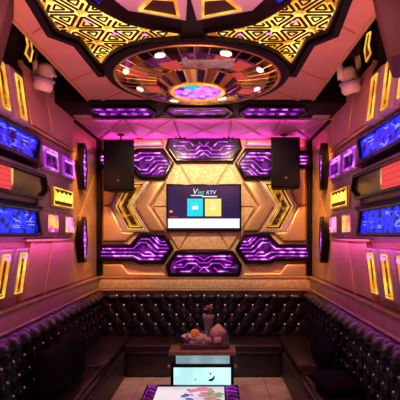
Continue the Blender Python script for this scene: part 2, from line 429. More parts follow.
srect('tile_icon', 211, 202.5, 215, 206, 'pale_y', .125); srect('tile_icon', 210.5, 207, 215.5, 210, 'pale_y', .125)
srect('logo_line', 191, 195, 203, 195.9, 'white_e', .125); srect('logo_line', 202, 196, 217, 197.1, 'white_e', .125)
srect('small_mark', 169.5, 210.5, 172.5, 212.5, 'yline', .125); srect('small_mark', 169.5, 216.6, 178, 217.4, M['redflat'], .125)
def text(body, px, py, size, m, parent, ww=.126):
    c = bpy.data.curves.new('lettering', 'FONT'); c.body = body; c.size = size; c.extrude = .0008; c.align_x = 'LEFT'; c.shear = .2
    to = bpy.data.objects.new('tmp', c); COL.objects.link(to)
    bpy.context.view_layer.update()
    me = bpy.data.meshes.new_from_object(to.evaluated_get(bpy.context.evaluated_depsgraph_get()))
    bpy.data.objects.remove(to)
    X, Z = bw(px, py, .12)
    me.transform(Matrix.Translation((X, YB-ww, Z)) @ Matrix.Rotation(PI/2, 4, 'X'))
    me.materials.clear(); me.materials.append(M[m])
    o = bpy.data.objects.new('lettering', me); COL.objects.link(o); o.parent = parent
    o.matrix_parent_inverse = Matrix.Identity(4)
    return o
text('V', 192.2, 194.2, .115, 'white_e', sc); text('iet', 197.5, 194.2, .09, 'green_e', sc); text('KTV', 206, 194.2, .075, 'white_e', sc)

# ================================================================ SIDE WALLS
def quad(c, du, dv, lean=0):
    """parallelogram centred c: half width du (along the wall), half height dv, lean = shift of the top along u"""
    u, v = c
    return [(u-du-lean, v-dv), (u+du-lean, v-dv), (u+du+lean, v+dv), (u-du+lean, v+dv)]
ZM = 2.375
def side(fr, s, word, wall):
    other = 'left' if s < 0 else 'right'
    # ---- padded rose panels, upper and lower rows (slanted seams)
    for up in (0, 1):
        def zz(z): return 2*ZM-z if up else z
        sg = -1 if up else 1
        edges = [(5.44, 5.44), (4.60, 4.80), (4.17, 4.27)]
        e2 = [(5.30, 5.30), (4.38, 4.62), (3.87, 4.08)]
        for (b0, t0), (b1, t1) in zip(e2, e2[1:]):
            P = [(b1, zz(1.31)), (b0, zz(1.31)), (t0, zz(1.83)), (t1, zz(1.83))]
            if up: P = P[::-1]
            pads(fr, [P], wall, 'rose', .055, .012, bev=.012)
            bm = NB(); strip(bm, fr, [(b1, zz(1.31)), (t1, zz(1.83))], .022, .0, .06); link('seam_piping', bm, 'goldsatin', wall, bevel=.004)
        bm = NB(); strip(bm, fr, [(3.95, zz(1.85)), (5.30, zz(1.85))], .03, 0, .065); link('panel_rail', bm, 'goldsatin', wall, bevel=.006)
    # ---- mauve backing plate behind the light modules
    bm = NB(); prism(bm, fr, [(4.24, 1.87), (5.30, 1.87), (5.30, 2.87), (4.24, 2.87)], 0, .05); link('mauve_plate', bm, 'mauve', wall, bevel=.01)
    bm = NB(); prism(bm, fr, [(1.2, 1.84), (4.24, 1.84), (4.24, 2.90), (1.2, 2.90)], 0, .03); link('mauve_plate', bm, 'mauve', wall, bevel=.01)
    # ---- long blue panels
    for zc, lab in ((2.715, 'upper'), (2.02, 'lower')):
        t = thing('blue_light_panel', f'long blue glowing panel on the {other} wall, {lab} one of two, {"above" if lab=="upper" else "below"} the red display', 'light panel', fr(3.4, zc, 0), 'long blue light panels on the side walls')
        d = .095 if lab == 'upper' else .10
        P = [(2.2, zc-d), (4.17, zc-d), (4.24, zc+d*.9), (4.19, zc+d), (2.2, zc+d)]
        if lab == 'lower': P = [(2.2, zc-d), (4.19, zc-d), (4.24, zc-d*.9), (4.17, zc+d), (2.2, zc+d)]
        O = inset(P, -.035)
        bm = NB(); ring(bm, fr, O, P, 0, .075); link('frame', bm, 'black', t, bevel=.005)
        bm = NB(); prism(bm, fr, P, .03, .045); link('acrylic_face', bm, 'blue', t)
        bm = NB(); rr = random.Random(3 if lab == 'upper' else 8)
        u = 2.3
        while u < 4.08:
            v = zc+rr.uniform(-.07, .07); L = rr.uniform(.06, .16); sl = rr.choice((-.05, 0, .05, .0))
            v2 = max(zc-.08, min(zc+.08, v+sl))
            strip(bm, fr, [(u, v), (min(u+L, 4.13), v2), (min(u+L+.05, 4.15), v2)], .009, .045, .052)
            u += rr.uniform(.03, .07)
        link('light_tracks', bm, 'blueline', t)
    # dark sloping blade under/over the blue panels
    for z_, d in ((2.575, -1), (2.165, 1)):
        bm = NB()
        A_ = [(fr(2.2, z_+.055*-d, .03)), fr(4.22, z_+.055*-d, .03), fr(4.28, z_, .10), fr(2.2, z_, .10), fr(2.2, z_+.04*d, .03), fr(4.22, z_+.04*d, .03)]
        vs = [bm.verts.new(p) for p in A_]
        bm.faces.new((vs[0], vs[1], vs[2], vs[3])); bm.faces.new((vs[3], vs[2], vs[5], vs[4])); bm.faces.new((vs[1], vs[2], vs[5])); bm.faces.new((vs[0], vs[3], vs[4])); bm.faces.new((vs[0], vs[4], vs[5], vs[1]))
        link('black_blade', bm, 'black', wall)
    # ---- red display panel: long black hexagon
    t = thing('red_display', f'black hexagonal panel with a glowing red grid on the {other} wall between the blue panels', 'light panel', fr(3.6, 2.37, 0), 'red grid displays on the side walls')
    P = [(2.2, 2.24), (4.24, 2.24), (4.42, 2.34), (4.33, 2.49), (2.2, 2.49)]
    bm = NB(); ring(bm, fr, P, inset(P, .03), 0, .095); link('frame', bm, 'black', t, bevel=.006)
    bm = NB(); prism(bm, fr, inset(P, .03), .03, .06); link('smoked_glass', bm, M['smoke'], t)
    bm = NB(); prism(bm, fr, [(2.9, 2.275), (3.63, 2.275), (3.63, 2.455), (2.9, 2.455)], .06, .066); link('red_grid', bm, 'red', t)
    for uu in (3.63, 2.86):
        bm = NB(); prism(bm, fr, [(uu, 2.275), (uu+.04, 2.275), (uu+.04, 2.455), (uu, 2.455)], .06, .07); link('chrome_strip', bm, 'chrome', t)
    # ---- purple square lights
    for uc, lab in ((4.49, 'nearer the camera'), (5.02, 'nearer the back corner')):
        t = thing('square_light', f'purple glowing square light on the {other} wall, {lab}', 'wall light', fr(uc, 2.67, 0), 'purple square lights on the side walls')
        O = quad((uc, 2.67), .185, .10, -.02)
        bm = NB(); prism(bm, fr, inset(O, -.03), .05, .075); link('backing_plate', bm, 'mauve', t, bevel=.008)
        bm = NB(); prism(bm, fr, inset(O, .02), .075, .08); link('dark_face', bm, M['pglow'], t)
        bm = NB(); ring(bm, fr, O, inset(O, .020), .075, .092); link('light_outline', bm, M['pring'], t)
        bm = NB(); strip(bm, fr, [(uc-.15, 2.725), (uc+.12, 2.725)], .018, .092, .098); link('bright_bar', bm, 'pwhite', t)
    # ---- yellow rectangle
    t = thing('yellow_light_box', f'yellow glowing box with a jagged dark fringe near the {other} back corner', 'wall light', fr(5.08, 2.34, 0), 'yellow light boxes on the side walls')
    O = quad((4.85, 2.305), .30, .095)
    bm = NB(); prism(bm, fr, inset(O, -.02), .05, .075); link('backing_plate', bm, 'goldsatin', t, bevel=.008)
    bm = NB(); prism(bm, fr, O, .075, .085); link('black_face', bm, 'black', t)
    bm = NB(); ring(bm, fr, O, inset(O, .012), .08, .095); link('light_outline', bm, 'yline', t)
    bm = NB()
    zig = [(4.59, 2.265), (5.11, 2.265)]; n_ = 8
    top = [(5.11-i*.52/n_, 2.365-(.035 if i % 2 else 0)) for i in range(n_+1)]
    prism(bm, fr, zig+top, .085, .095); link('lit_band', bm, M['ybright'], t)
    # ---- lower glowing boxes
    for uc, lab in ((4.45, 'nearer the camera'), (4.95, 'nearer the corner')):
        t = thing('hatched_light_box', f'magenta hatched light box on the {other} wall, under the yellow box, {lab}', 'wall light', fr(uc, 2.02, 0), 'hatched light boxes on the side walls')
        O = quad((uc, 2.015), .145, .095)
        # tapered housing: bottom slopes down to the wall
        bm = NB(); prism(bm, fr, [(uc-.168, 1.87), (uc+.168, 1.87), (uc+.168, 2.15), (uc-.168, 2.15)], .05, .12, .03); link('housing', bm, 'mauve', t, bevel=.006)
        bm = NB(); prism(bm, fr, inset(O, .01), .115, .124); link('lit_face', bm, M['pinklit'], t)
        bm = NB()
        for k in range(4):
            a = uc-.11+k*.04
            strip(bm, fr, [(a, 2.085), (a+.06 if uc < 4.6 else a+.01, 2.0), (min(uc+.12, a+.12), 1.975)], .012, .124, .13)
        link('light_hatching', bm, 'yline' if uc < 4.6 else 'pwhite', t)
    # ---- tall slanted yellow lights, upper and lower rows
    for row in ('upper', 'lower'):
        for k, place in enumerate(('furthest from camera', 'middle of three', 'nearest the camera')):
            uc = 3.66-k*.31
            up = row == 'upper'
            zc = 3.05 if up else 1.59
            t = thing('slot_light', f'slanted yellow slot light, {row} row of the {other} wall, {place}', 'wall light', fr(uc, zc, 0), 'tall yellow slot lights on the side walls')
            ln = -.075 if up else .075
            hh = .20
            H_ = quad((uc+.005, zc), .13, .205, ln*1.2)
            bm = NB(); prism(bm, fr, H_, .03, .13, .012); link('housing', bm, 'mauve', t, bevel=.008)
            O = quad((uc+.01, zc-.005), .062, .165, ln*.75)
            bm = NB(); prism(bm, fr, O, .13, .133); link('dark_face', bm, 'yglow', t)
            bm = NB(); ring(bm, fr, O, inset(O, .013), .128, .143); link('light_outline', bm, 'yline', t)
            bm = NB(); q = inset(O, .026); ring(bm, fr, q, inset(q, .005), .128, .139); link('inner_outline', bm, 'yline', t)
            if not up:
                bm = NB(); strip(bm, fr, [(uc+ln*.5, zc+.125), (uc+ln*.5+.08, zc+.125)], .03, .14, .146); link('violet_cap', bm, 'pwhite', t)
    # ---- corner bay: gold X panel and black hexagons with purple face
    c = (5.85, ZM)
    a0, a1, b0, b1 = 5.32, 6.38, 1.31, 3.28
    for T in ([(a0, b0), (a1, b0), (a1, 1.9), c, (a0, 1.9)], [(a0, 1.9), c, (a0, 2.85)], [(a1, 1.9), (a1, 2.85), c], [(a0, b1), (a1, b1), (a1, 2.85), c, (a0, 2.85)]):
        pads(fr, [T], wall, 'goldsatin', .04, .006, bev=.012)
    fr_ = fr
    for zc, lab in ((2.76, 'upper'), (1.84, 'lower')):
        fr = lambda u, v, w_: fr_(u, v, w_*(1-.55*max(0, u-5.36)/.48))
        t = thing('corner_light', f'black hexagonal fin with a purple lit face in the {other} corner bay, {lab} one', 'wall light', fr(5.75, zc, 0), 'corner fin lights')
        P = [(5.52, zc-.08), (5.68, zc-.30), (5.92, zc-.30), (6.08, zc-.08), (6.08, zc+.08), (5.92, zc+.30), (5.68, zc+.30), (5.52, zc+.08)]
        P = [(5.36, zc), (5.50, zc-.29), (5.70, zc-.29), (5.84, zc), (5.70, zc+.29), (5.50, zc+.29)]
        bm = NB(); ring(bm, fr, P, inset(P, .035), .04, .15); link('frame', bm, 'black', t, bevel=.005)
        bm = NB(); prism(bm, fr, inset(P, .035), .04, .12); link('acrylic_face', bm, M['pbright'], t)
        bm = NB()
        for dz in (-.16, -.08, 0, .08, .16):
            strip(bm, fr, [(5.44+abs(dz)*.4, zc+dz), (5.76-abs(dz)*.4, zc+dz)], .016, .12, .126)
        link('light_tracks', bm, 'pwhite', t)
    fr = fr_
    # ---- slanted strip light on the wall inside the ceiling slot
    t = thing('recess_light', f'yellow slanted strip light in the dark ceiling slot, {other} side', 'wall light', fr(4.0, 3.6, 0), 'strip lights in the ceiling slots')
    O = [(3.93, 3.52), (4.05, 3.49), (4.10, 3.62), (4.02, 3.74), (3.93, 3.72), (3.98, 3.62)]
    bm = NB(); prism(bm, fr, inset(O, -.03), 0, .05); link('housing', bm, 'blackmat', t, bevel=.005)
    bm = NB(); ring(bm, fr, O, inset(O, .014), .05, .062); link('light_outline', bm, 'yline', t)
    bm = NB(); prism(bm, fr, inset(O, .014), .05, .055); link('dark_face', bm, 'yglow', t)
M['smoke'] = mat('smoked_glass', (.05, .018, .025), .2, 0)
M['pring'] = emit('purple_ring_light', (.50, .02, .8), .95, (.85, .2, 1), 1.7, 7, .45, .65)
M['pbright'] = emit('bright_purple_acrylic', (.15, .01, .3), 1, (.6, .08, 1), 1.6, 9, .4, .65)
M['ybright'] = emit('bright_yellow_acrylic', (1, .55, .0), 1.6, (1, .9, .15), 2.0, 12, .4, .6)
M['pinklit'] = emit('magenta_lit_acrylic', (.7, .02, .5), 1.0, (1, .4, .08), 1.7, 9, .4, .65)
side(FL, -1, 'L', wall_left)
side(FR, 1, 'R', wall_right)

# ================================================================ CEILING MEDALLION
med = thing('ceiling_medallion', 'black ceiling medallion with butterfly panels of gold backlit lattice round the mirror disc', 'ceiling feature', (0, 3.3, ZC))
lat = [(22, -27), (39, 0), (57.5, 29), (80, 37.5), (101, 64), (110, 52), (124, 44), (147, 38.5), (178, 36), (179.5, 31), (152, 27), (128, 22), (108, 12), (88, 1), (76, -18), (70, -27)]
LAT = [cl(*p) for p in lat]
plate_px = [(10, -32), (31, 0), (50, 33.5), (76, 43), (101, 75)]
PL = [cl(*p) for p in plate_px]
DC, DR = (0, 3.86), .71
arcp = []
for k in range(9):
    a = PI+.18+(PI/2-.18)*k/8
    arcp.append((DC[0]+.80*math.cos(a), DC[1]-.80*math.sin(a)))
poly = PL+[p for p in arcp]
# plate polygon: left outline, far arc of the disc, mirrored right outline
full = poly+[(-x, y) for x, y in poly[::-1]][1:]
bm = NB(); prism(bm, FC, full, 0, .04); link('black_plate', bm, 'blackmat', med, bevel=.006)
bm = NB()
for sgn in (1, -1):
    Q = [(x*sgn, y) for x, y in [cl(*p) for p in plate_px]]
    strip(bm, FC, Q, .05, .03, .075)
    b0 = inset(LAT if sgn > 0 else mirror(LAT), -.012); ring(bm, FC, b0, LAT if sgn > 0 else mirror(LAT), .04, .075)
link('lattice_border', bm, 'blackmat', med)
for sgn in (1, -1):
    P = LAT if sgn > 0 else mirror(LAT)
    bm = NB(); prism(bm, FC, P, .04, .05); bp = link('lit_panel', bm, 'lattice_back', med)
    # lattice: dark slots radiating round a triangular grid of centres, gold rims
    bd = NB(); bg = NB(); g = .235
    def slot(c_, d, L, wd):
        nn = Vector((-d.y, d.x))
        for sc_, sh in ((1, 0), (.6, .35), (.6, -.35), (.33, .6), (.33, -.6)):
            l_ = L*sc_
            if l_ < .018: return
            k_ = c_+d*L*sh
            H = [k_-d*l_, k_-d*(l_-.014)+nn*wd, k_+d*(l_-.014)+nn*wd, k_+d*l_, k_+d*(l_-.014)-nn*wd, k_-d*(l_-.014)-nn*wd]
            H = [(h.x*sgn, h.y) for h in H]
            if all(inpoly(h, P) for h in H):
                prism(bd, FC, inset(H, .004), .05, .066); ring(bg, FC, H, inset(H, .0045), .05, .062)
                return
    for j in range(-2, 14):
        for i in range(-8, 9):
            A0 = Vector(((i+.5*(j % 2))*g+.03, 1.9+j*g*.866))
            for k in range(3):
                a = k*PI/3; d = Vector((math.cos(a), math.sin(a))); nn = Vector((-d.y, d.x)); mid = A0+d*g/2
                slot(mid+nn*.0175, d, g*.38, .0135); slot(mid-nn*.0175, d, g*.38, .0135)
                for t_ in (-1, 1):
                    slot(mid+nn*t_*.046, d, g*.19, .011)
    link('lattice_slots', bd, 'dark', bp); link('lattice_rims', bg, M['goldrim'], bp)
    for q in ((88, 20), (116, 32), (145, 33)):
        u, v = cl(*q)
        if sgn < 0: u = -u
        bm = NB(); strip(bm, FC, [(u-.018, v-.006), (u+.018, v+.006)], .014, .062, .07); link('violet_light', bm, 'pwhite', bp)
# lilac upper fields with trapezoid lights
def cc(P, sgn): 
    Q = [cl(*p) for p in P]
    return Q if sgn > 0 else mirror(Q)
for sgn, lab in ((1, 'left'), (-1, 'right')):
    fld = cc([(98, -26), (106, -6), (128, 11), (186, 21), (189, -26)], sgn)
    bm = NB(); prism(bm, FC, fld, .04, .055); link('lilac_field', bm, 'lilac', med, bevel=.006)
    T = cc([(138, 9), (151, -4), (176, -2), (180, 16.5)], sgn)
    t = thing('trapezoid_light', f'yellow outlined trapezoid light in the lilac ceiling field, {lab} of the dark centre rib', 'ceiling light', FC(T[0][0], T[0][1], .05), 'trapezoid ceiling lights')
    bm = NB(); ring(bm, FC, T, inset(T, .016), .055, .068); link('light_outline', bm, 'yline', t)
    bm = NB(); prism(bm, FC, inset(T, .016), .055, .06); link('dark_face', bm, 'dark', t)
    bm = NB(); Q = cc([(88, -8), (94, -12), (102, 0), (99, 4)], sgn); prism(bm, FC, Q, .04, .06); 
    tag(link('blue_ceiling_light', bm, 'blue', None), f'small blue lit patch on the ceiling between lilac field and gold lattice, {lab} side', 'ceiling light', 'blue ceiling lights')

# ================================================================ MIRROR DISC CHANDELIER
ch = thing('disc_chandelier', 'round bronze mirror ceiling disc with red and white lamps and a glowing purple centre', 'chandelier', (DC[0], DC[1], ZC))
def disc(prof, n=64, flute=None, cap=False):
    bm = NB(); lathe(bm, prof, (DC[0], DC[1], ZC), n, flute=flute, cap=cap); return bm
bm = disc([(.79, -.035), (.79, -.06), (.76, -.07), (.72, -.07), (.70, -.035)]); link('dark_rim', bm, 'blackmat', ch)
bm = disc([(.715, -.062), (.725, -.074), (.71, -.08), (.695, -.07)]); link('chrome_ring', bm, 'brass', ch, smooth=True)
bm = disc([(.705, -.05), (.70, -.068), (.62, -.088), (.48, -.096), (.0001, -.097), (.0001, -.05)], 36); link('bronze_mirror', bm, 'bronze', ch)
bm = NB()
for k in range(36):
    a = 2*PI*k/36; d = Vector((math.cos(a), math.sin(a), 0)); c_ = Vector((DC[0], DC[1], ZC))
    tube(bm, [c_+d*.34+Vector((0, 0, -.098)), c_+d*.48+Vector((0, 0, -.097)), c_+d*.62+Vector((0, 0, -.090)), c_+d*.70+Vector((0, 0, -.070))], .003, 4)
link('radial_ribs', bm, 'brass', ch)
bm = disc([(.35, -.095), (.36, -.105), (.25, -.175), (.235, -.18), (.23, -.10)], 48, lambda a, k: 1+.03*(1 if math.sin(a*12) > 0 else -1)*(0 < k < 3)); link('fluted_drum', bm, 'brass', ch)
for k in range(12):
    bm = NB(); a = 2*PI*(k+.25)/12; c_ = Vector((DC[0], DC[1], ZC)); P4 = []
    for da, r_, h_ in ((-.09, .355, -.112), (.09, .355, -.112), (.09, .262, -.172), (-.09, .262, -.172)):
        P4.append(c_+Vector((math.cos(a+da)*r_, math.sin(a+da)*r_, h_)))
    n_ = Vector((math.cos(a), math.sin(a), -1.4)).normalized()*.006
    q = [bm.verts.new(p) for p in P4]+[bm.verts.new(p+n_) for p in P4]
    for F_ in ((0, 1, 2, 3), (7, 6, 5, 4), (0, 1, 5, 4), (1, 2, 6, 5), (2, 3, 7, 6), (3, 0, 4, 7)): bm.faces.new([q[i_] for i_ in F_])
    link('dark_flute', bm, M['darkblue'], ch)
bm = disc([(.225, -.13), (.225, -.172), (.0001, -.178)], 40, cap=True); link('purple_core', bm, 'core', ch)
for k in range(7):
    a = 2*PI*k/7+.3
    bm = NB(); lathe(bm, [(.0001, 0), (.026, -.002), (.026, -.012), (.0001, -.016)], (DC[0]+.11*math.cos(a), DC[1]+.10*math.sin(a), ZC-.174), 10)
    link('core_lamp', bm, 'pwhite', ch)
bm = disc([(.225, -.172), (.24, -.184), (.225, -.192), (.208, -.18)], 40); link('gold_ring_light', bm, 'yline', ch)
M['cyan_l'] = emit('cyan_lamp', (.02, .5, .75), 1.0)
bm = NB(); lathe(bm, [(.0001, 0), (.07, -.002), (.07, -.010), (.0001, -.012)], (DC[0]-.04, DC[1]-.13, ZC-.174), 16); link('cyan_lamp', bm, 'cyan_l', ch)
# lamps let into the mirror
def zdish(x, y):
    r = math.hypot(x-DC[0], y-DC[1]); return ZC-(.097 if r < .48 else .097-.10*(r-.48) if r < .62 else .086-.25*(r-.62))
def cld(px, py): return cl(px, py, .092)
for wp, rp in (((160, 56), (172, 65)), ((126, 72), (138, 73.5)), ((140, 89), (156, 88)), ((174, 101), (182, 97)), ((226, 54.5), (222, 61)), ((260, 70), (240, 66)), ((257, 89), (247, 91)), ((222, 98), (236, 76))):
    for nm, (cx_, cy_), ra, rb, m_ in (('red_lamp', cld(*rp), .075, .075, 'redflat'), ('white_lamp', cld(*wp), .046, .024, 'white_l')):
        ang = math.atan2(cy_-DC[1], cx_-DC[0]); d = Vector((math.cos(ang), math.sin(ang))); nn = Vector((-d.y, d.x)); c_ = Vector((cx_, cy_))
        if nm == 'red_lamp': H = [c_-d*ra-nn*rb*.75, c_+d*ra-nn*rb*1.1, c_+d*ra+nn*rb*1.1, c_-d*ra+nn*rb*.75]
        else: H = [c_+d*rb*math.cos(q*PI/7)+nn*ra*math.sin(q*PI/7) for q in range(14)]
        bm = NB(); prism(bm, lambda u, v, w_: Vector((u, v, zdish(u, v)-w_)), [tuple(h) for h in H], -.004, .012 if nm == 'white_lamp' else .006)
        link(nm, bm, m_, ch)
M['mosaic'] = mat('grey_mirror_mosaic', (.55, .5, .58), .15, .7, .6, 40, .35, 25)
bm = NB(); prism(bm, lambda u, v, w_: Vector((u, v, ZC-.094-w_)), [(-.10, 3.33), (.30, 3.34), (.30, 3.50), (-.11, 3.49)], 0, .012); link('mirror_mosaic', bm, 'mosaic', ch)

# ================================================================ CEILING BEAM WITH PURPLE LIGHTS
bmx = NB(); box(bmx, -HW+.02, HW-.02, YBM0, YBM1, ZC-.03, ZC+.44); beam = tag(link('ceiling_beam', bmx, 'blackmat', None, bevel=.008), 'black ceiling beam crossing the room in front of the back wall', 'beam')
bm = NB(); box(bm, -HW+.02, HW-.02, YBM1-.03, YBM1+.01, ZC-.045, ZC-.03); link('gold_edge', bm, 'goldsatin', beam)
FBm = lambda u, v, w_: Vector((u, v, ZC-.03-w_))
for (a, b, lab) in ((-1.27, -.50, 'left'), (-.42, .36, 'centre'), (.42, 1.20, 'right')):
    t = thing('beam_light', f'purple oval spots in a black tray under the ceiling beam, {lab} one of three', 'ceiling light', ((a+b)/2, 4.96, ZC-.03), 'purple lights under the beam')
    P = [(a, 4.96), (a+.08, 4.74), (b-.08, 4.74), (b, 4.96), (b-.08, 5.18), (a+.08, 5.18)]
    bm = NB(); ring(bm, FBm, P, inset(P, .03), 0, .03); link('frame', bm, 'black', t)
    bm = NB(); prism(bm, FBm, inset(P, .03), 0, .01); link('acrylic_face', bm, 'pglow', t)
    if lab != 'centre':
        bm = NB()
        for i in range(5):
            for j in range(2):
                u = a+.13+i*.125; v = 4.87+j*.18
                H = [(u+.035*math.cos(q*PI/5), v+.02*math.sin(q*PI/5)) for q in range(10)]
                prism(bm, FBm, H, .01, .018)
        link('oval_spots', bm, 'pring', t)
    else:
        bm = NB()
        for l in ([(-.3, 4.90), (-.1, 4.90), (0, 4.98), (.1, 4.90), (.25, 4.90)], [(-.2, 5.04), (.15, 5.04)]): strip(bm, FBm, l, .01, .01, .014)
        link('light_tracks', bm, M['pring'], t)
for s, lab in ((-1, 'left'), (1, 'right')):
    bm = NB(); a, b = sorted((s*1.30, s*1.50)); box(bm, a, b, 5.12, 5.25, ZC-.042, ZC-.03)
    tag(link('ceiling_plate', bm, 'silver', None, bevel=.004), f'small pale plate on the {lab} end of the ceiling beam', 'plate', 'pale plates on the beam')

# ================================================================ LOUDSPEAKERS
def speaker(label, cx_, zc, yf, w_, h_, d_):
    t = thing('loudspeaker', label, 'loudspeaker', (cx_, yf+d_/2, zc), 'loudspeakers hung before the back wall')
    P = [(cx_-w_/2, yf), (cx_+w_/2, yf), (cx_+w_/2-.05, yf+d_), (cx_-w_/2+.05, yf+d_)]
    f = lambda u, v, ww: Vector((u, v, ww))
    bm = NB(); prism(bm, f, P, zc-h_/2, zc+h_/2); link('cabinet', bm, 'blackmat', t, bevel=.012)
    bm = NB(); box(bm, cx_-w_/2+.02, cx_+w_/2-.02, yf-.012, yf+.004, zc-h_/2+.02, zc+h_/2-.02); link('grille', bm, M['grille'], t, bevel=.006)
    bm = NB(); lathe(bm, [(.0001, 0), (.018, 0), (.018, .006), (.0001, .008)], (0, 0, 0), 14)
    bmesh.ops.rotate(bm, verts=bm.verts, cent=(0, 0, 0), matrix=Matrix.Rotation(PI/2, 3, 'X')); bmesh.ops.translate(bm, verts=bm.verts, vec=(cx_, yf-.012, zc-h_/2+.14))
    link('badge', bm, 'chrome', t)
    bm = NB(); tube(bm, [(cx_, yf+d_/2, zc+h_/2-.01), (cx_, yf+d_/2, ZC)], .012); lathe(bm, [(.05, 0), (.05, -.015), (.02, -.02)], (cx_, yf+d_/2, ZC-.028), 16)
    link('hanging_pole', bm, 'blackmat', t)
M['grille'] = mat('black_speaker_grille', (.006, .004, .006), .6, 0, .3, 400, spec=.12)
speaker('black loudspeaker hanging at the left of the back wall', -1.16, 2.85, 6.0, .42, .70, .30)
speaker('black loudspeaker hanging at the right of the back wall', 1.117, 2.89, 6.0, .40, .70, .30)
def near_speaker(label, s):
    t = thing('loudspeaker', label, 'loudspeaker', (s*1.35, 2.7, 3.1), 'loudspeakers near the camera')
    f = lambda u, v, ww: Vector((s*u, v, ww))
    o_ = .12 if s < 0 else .08
    P = [(1.20-o_, 2.55), (1.36-o_, 2.36), (1.50, 2.55), (1.50, 2.9), (1.36-o_, 2.9)]
    bm = NB(); b0 = [bm.verts.new(f(u+.04, v, 2.93)) for u, v in P]; b1 = [bm.verts.new(f(u-.12, v, ZC+.2)) for u, v in P]
    bm.faces.new(b0); bm.faces.new(b1)
    for i in range(5): bm.faces.new((b0[i], b0[(i+1) % 5], b1[(i+1) % 5], b1[i]))
    link('cabinet', bm, M['maroon'], t, bevel=.015)
    bm = NB(); tube(bm, [(s*1.38, 2.7, ZC+.15), (s*1.38, 2.7, ZC+.45)], .02); link('hanging_pole', bm, 'blackmat', t)
M['maroon'] = mat('dark_maroon_cabinet', (.05, .018, .018), .6, 0, .2, 150)
near_speaker('dark loudspeaker hanging high by the left wall near the camera', -1)
near_speaker('dark loudspeaker hanging high by the right wall near the camera', 1)

# ================================================================ MOVING HEAD LIGHTS
def moving_head(label, x, y, s):
    z = ZC+.3
    t = thing('moving_head_light', label, 'stage light', (x, y, z), 'moving head lights in the ceiling slots')
    bm = NB(); box(bm, x-.09, x+.09, y-.08, y+.08, z-.07, z+.15); link('base', bm, 'dark', t, bevel=.015)
    bm = NB()
    for q in (-1, 1):
        tube(bm, [(x-.075*q*1.0, y, z-.06), (x-.085*q, y, z-.16), (x-.075*q, y, z-.28)], [.028, .03, .03], 10)
    link('yoke', bm, 'whiteplastic', t, smooth=True)
    # head: bell leaning down to the room
    R = Matrix.Translation((x, y, z-.26)) @ Matrix.Rotation(-s*.25, 4, 'Y') @ Matrix.Rotation(.18, 4, 'X')
    for nm, prof, m_ in (('head', [(.0001, .10), (.05, .09), (.068, .05), (.072, -.02), (.085, -.04)], 'whiteplastic'),
                         ('collar', [(.085, -.035), (.10, -.04), (.10, -.06), (.088, -.065)], 'lilac'),
                         ('front_barrel', [(.086, -.06), (.088, -.12), (.07, -.15), (.05, -.155)], 'whiteplastic'),
                         ('lens', [(.05, -.15), (.048, -.158), (.0001, -.165)], 'black')):
        bm = NB(); lathe(bm, prof, (0, 0, 0), 24); bm.transform(R); link(nm, bm, m_, t, smooth=nm != 'lens')
moving_head('pale moving head stage light hanging in the left ceiling slot', -1.40, 4.02, -1)
moving_head('pale moving head stage light hanging in the right ceiling slot', 1.40, 4.10, 1)

# ================================================================ SOFAS
def tuft(fr, u0, u1, v0, v1, w0, amp, p, q, nu=None, nv=None, uo=0., back=.06):
    """deep-buttoned sheet; fr(u,v,w)"""
    nu = nu or int((u1-u0)/p*12); nv = nv or 36
    bm = NB(); G = []
    for j in range(nv+1):
        row = []
        for i in range(nu+1):
            u = u0+(u1-u0)*i/nu; v = v0+(v1-v0)*j/nv
            a = (u-uo)/p+(v-v0-.03)/q; b = (u-uo)/p-(v-v0-.03)/q
            h = amp*(abs(math.sin(PI*a))*abs(math.sin(PI*b)))**.45
            tt = j/nv; roll = 1-max(0, (tt-.86)/.14)**2*.7
            row.append(bm.verts.new(fr(u, v, w0+h*(1 if tt < .8 else max(0, 1-(tt-.8)*2)) + (.03*math.sin(min(1, max(0, (tt-.78)/.2))*PI)) - back*(1-roll))))
        G.append(row)
    for j in range(nv):
        for i in range(nu): bm.faces.new((G[j][i], G[j][i+1], G[j+1][i+1], G[j+1][i]))
    # close to a solid backing
    bk = [[bm.verts.new(fr(u0+(u1-u0)*i/nu, v, 0)) for i in range(nu+1)] for v in (v0, v1)]
    for i in range(nu):
        bm.faces.new((G[0][i], bk[0][i], bk[0][i+1], G[0][i+1])); bm.faces.new((G[nv][i], G[nv][i+1], bk[1][i+1], bk[1][i])); bm.faces.new((bk[0][i], bk[1][i], bk[1][i+1], bk[0][i+1]))
    bm.faces.new([G[j][0] for j in range(nv+1)]+[bk[1][0], bk[0][0]]); bm.faces.new([G[j][nu] for j in range(nv+1)]+[bk[1][nu], bk[0][nu]])
    return bm
btn = NB(); bmesh.ops.create_icosphere(btn, subdivisions=2, radius=.012)
bme = bpy.data.meshes.new('button'); btn.to_mesh(bme); btn.free(); bme.materials.append(M['crystal'])
def buttons(fr, u0, u1, v0, v1, w0, p, q, uo, parent, rows=(0, 1, 2, 3), dv=.03):
    for j in rows:
        v = v0+dv+j*q/2
        off = 0 if j % 2 == 0 else p/2
        k0 = math.ceil((u0+.03-uo-off)/p); k1 = math.floor((u1-.03-uo-off)/p)
        for k in range(k0, k1+1):
            o = bpy.data.objects.new('button', bme); COL.objects.link(o); o.parent = parent
            o.location = fr(uo+off+k*p, v, w0+.014)
SZ = .45
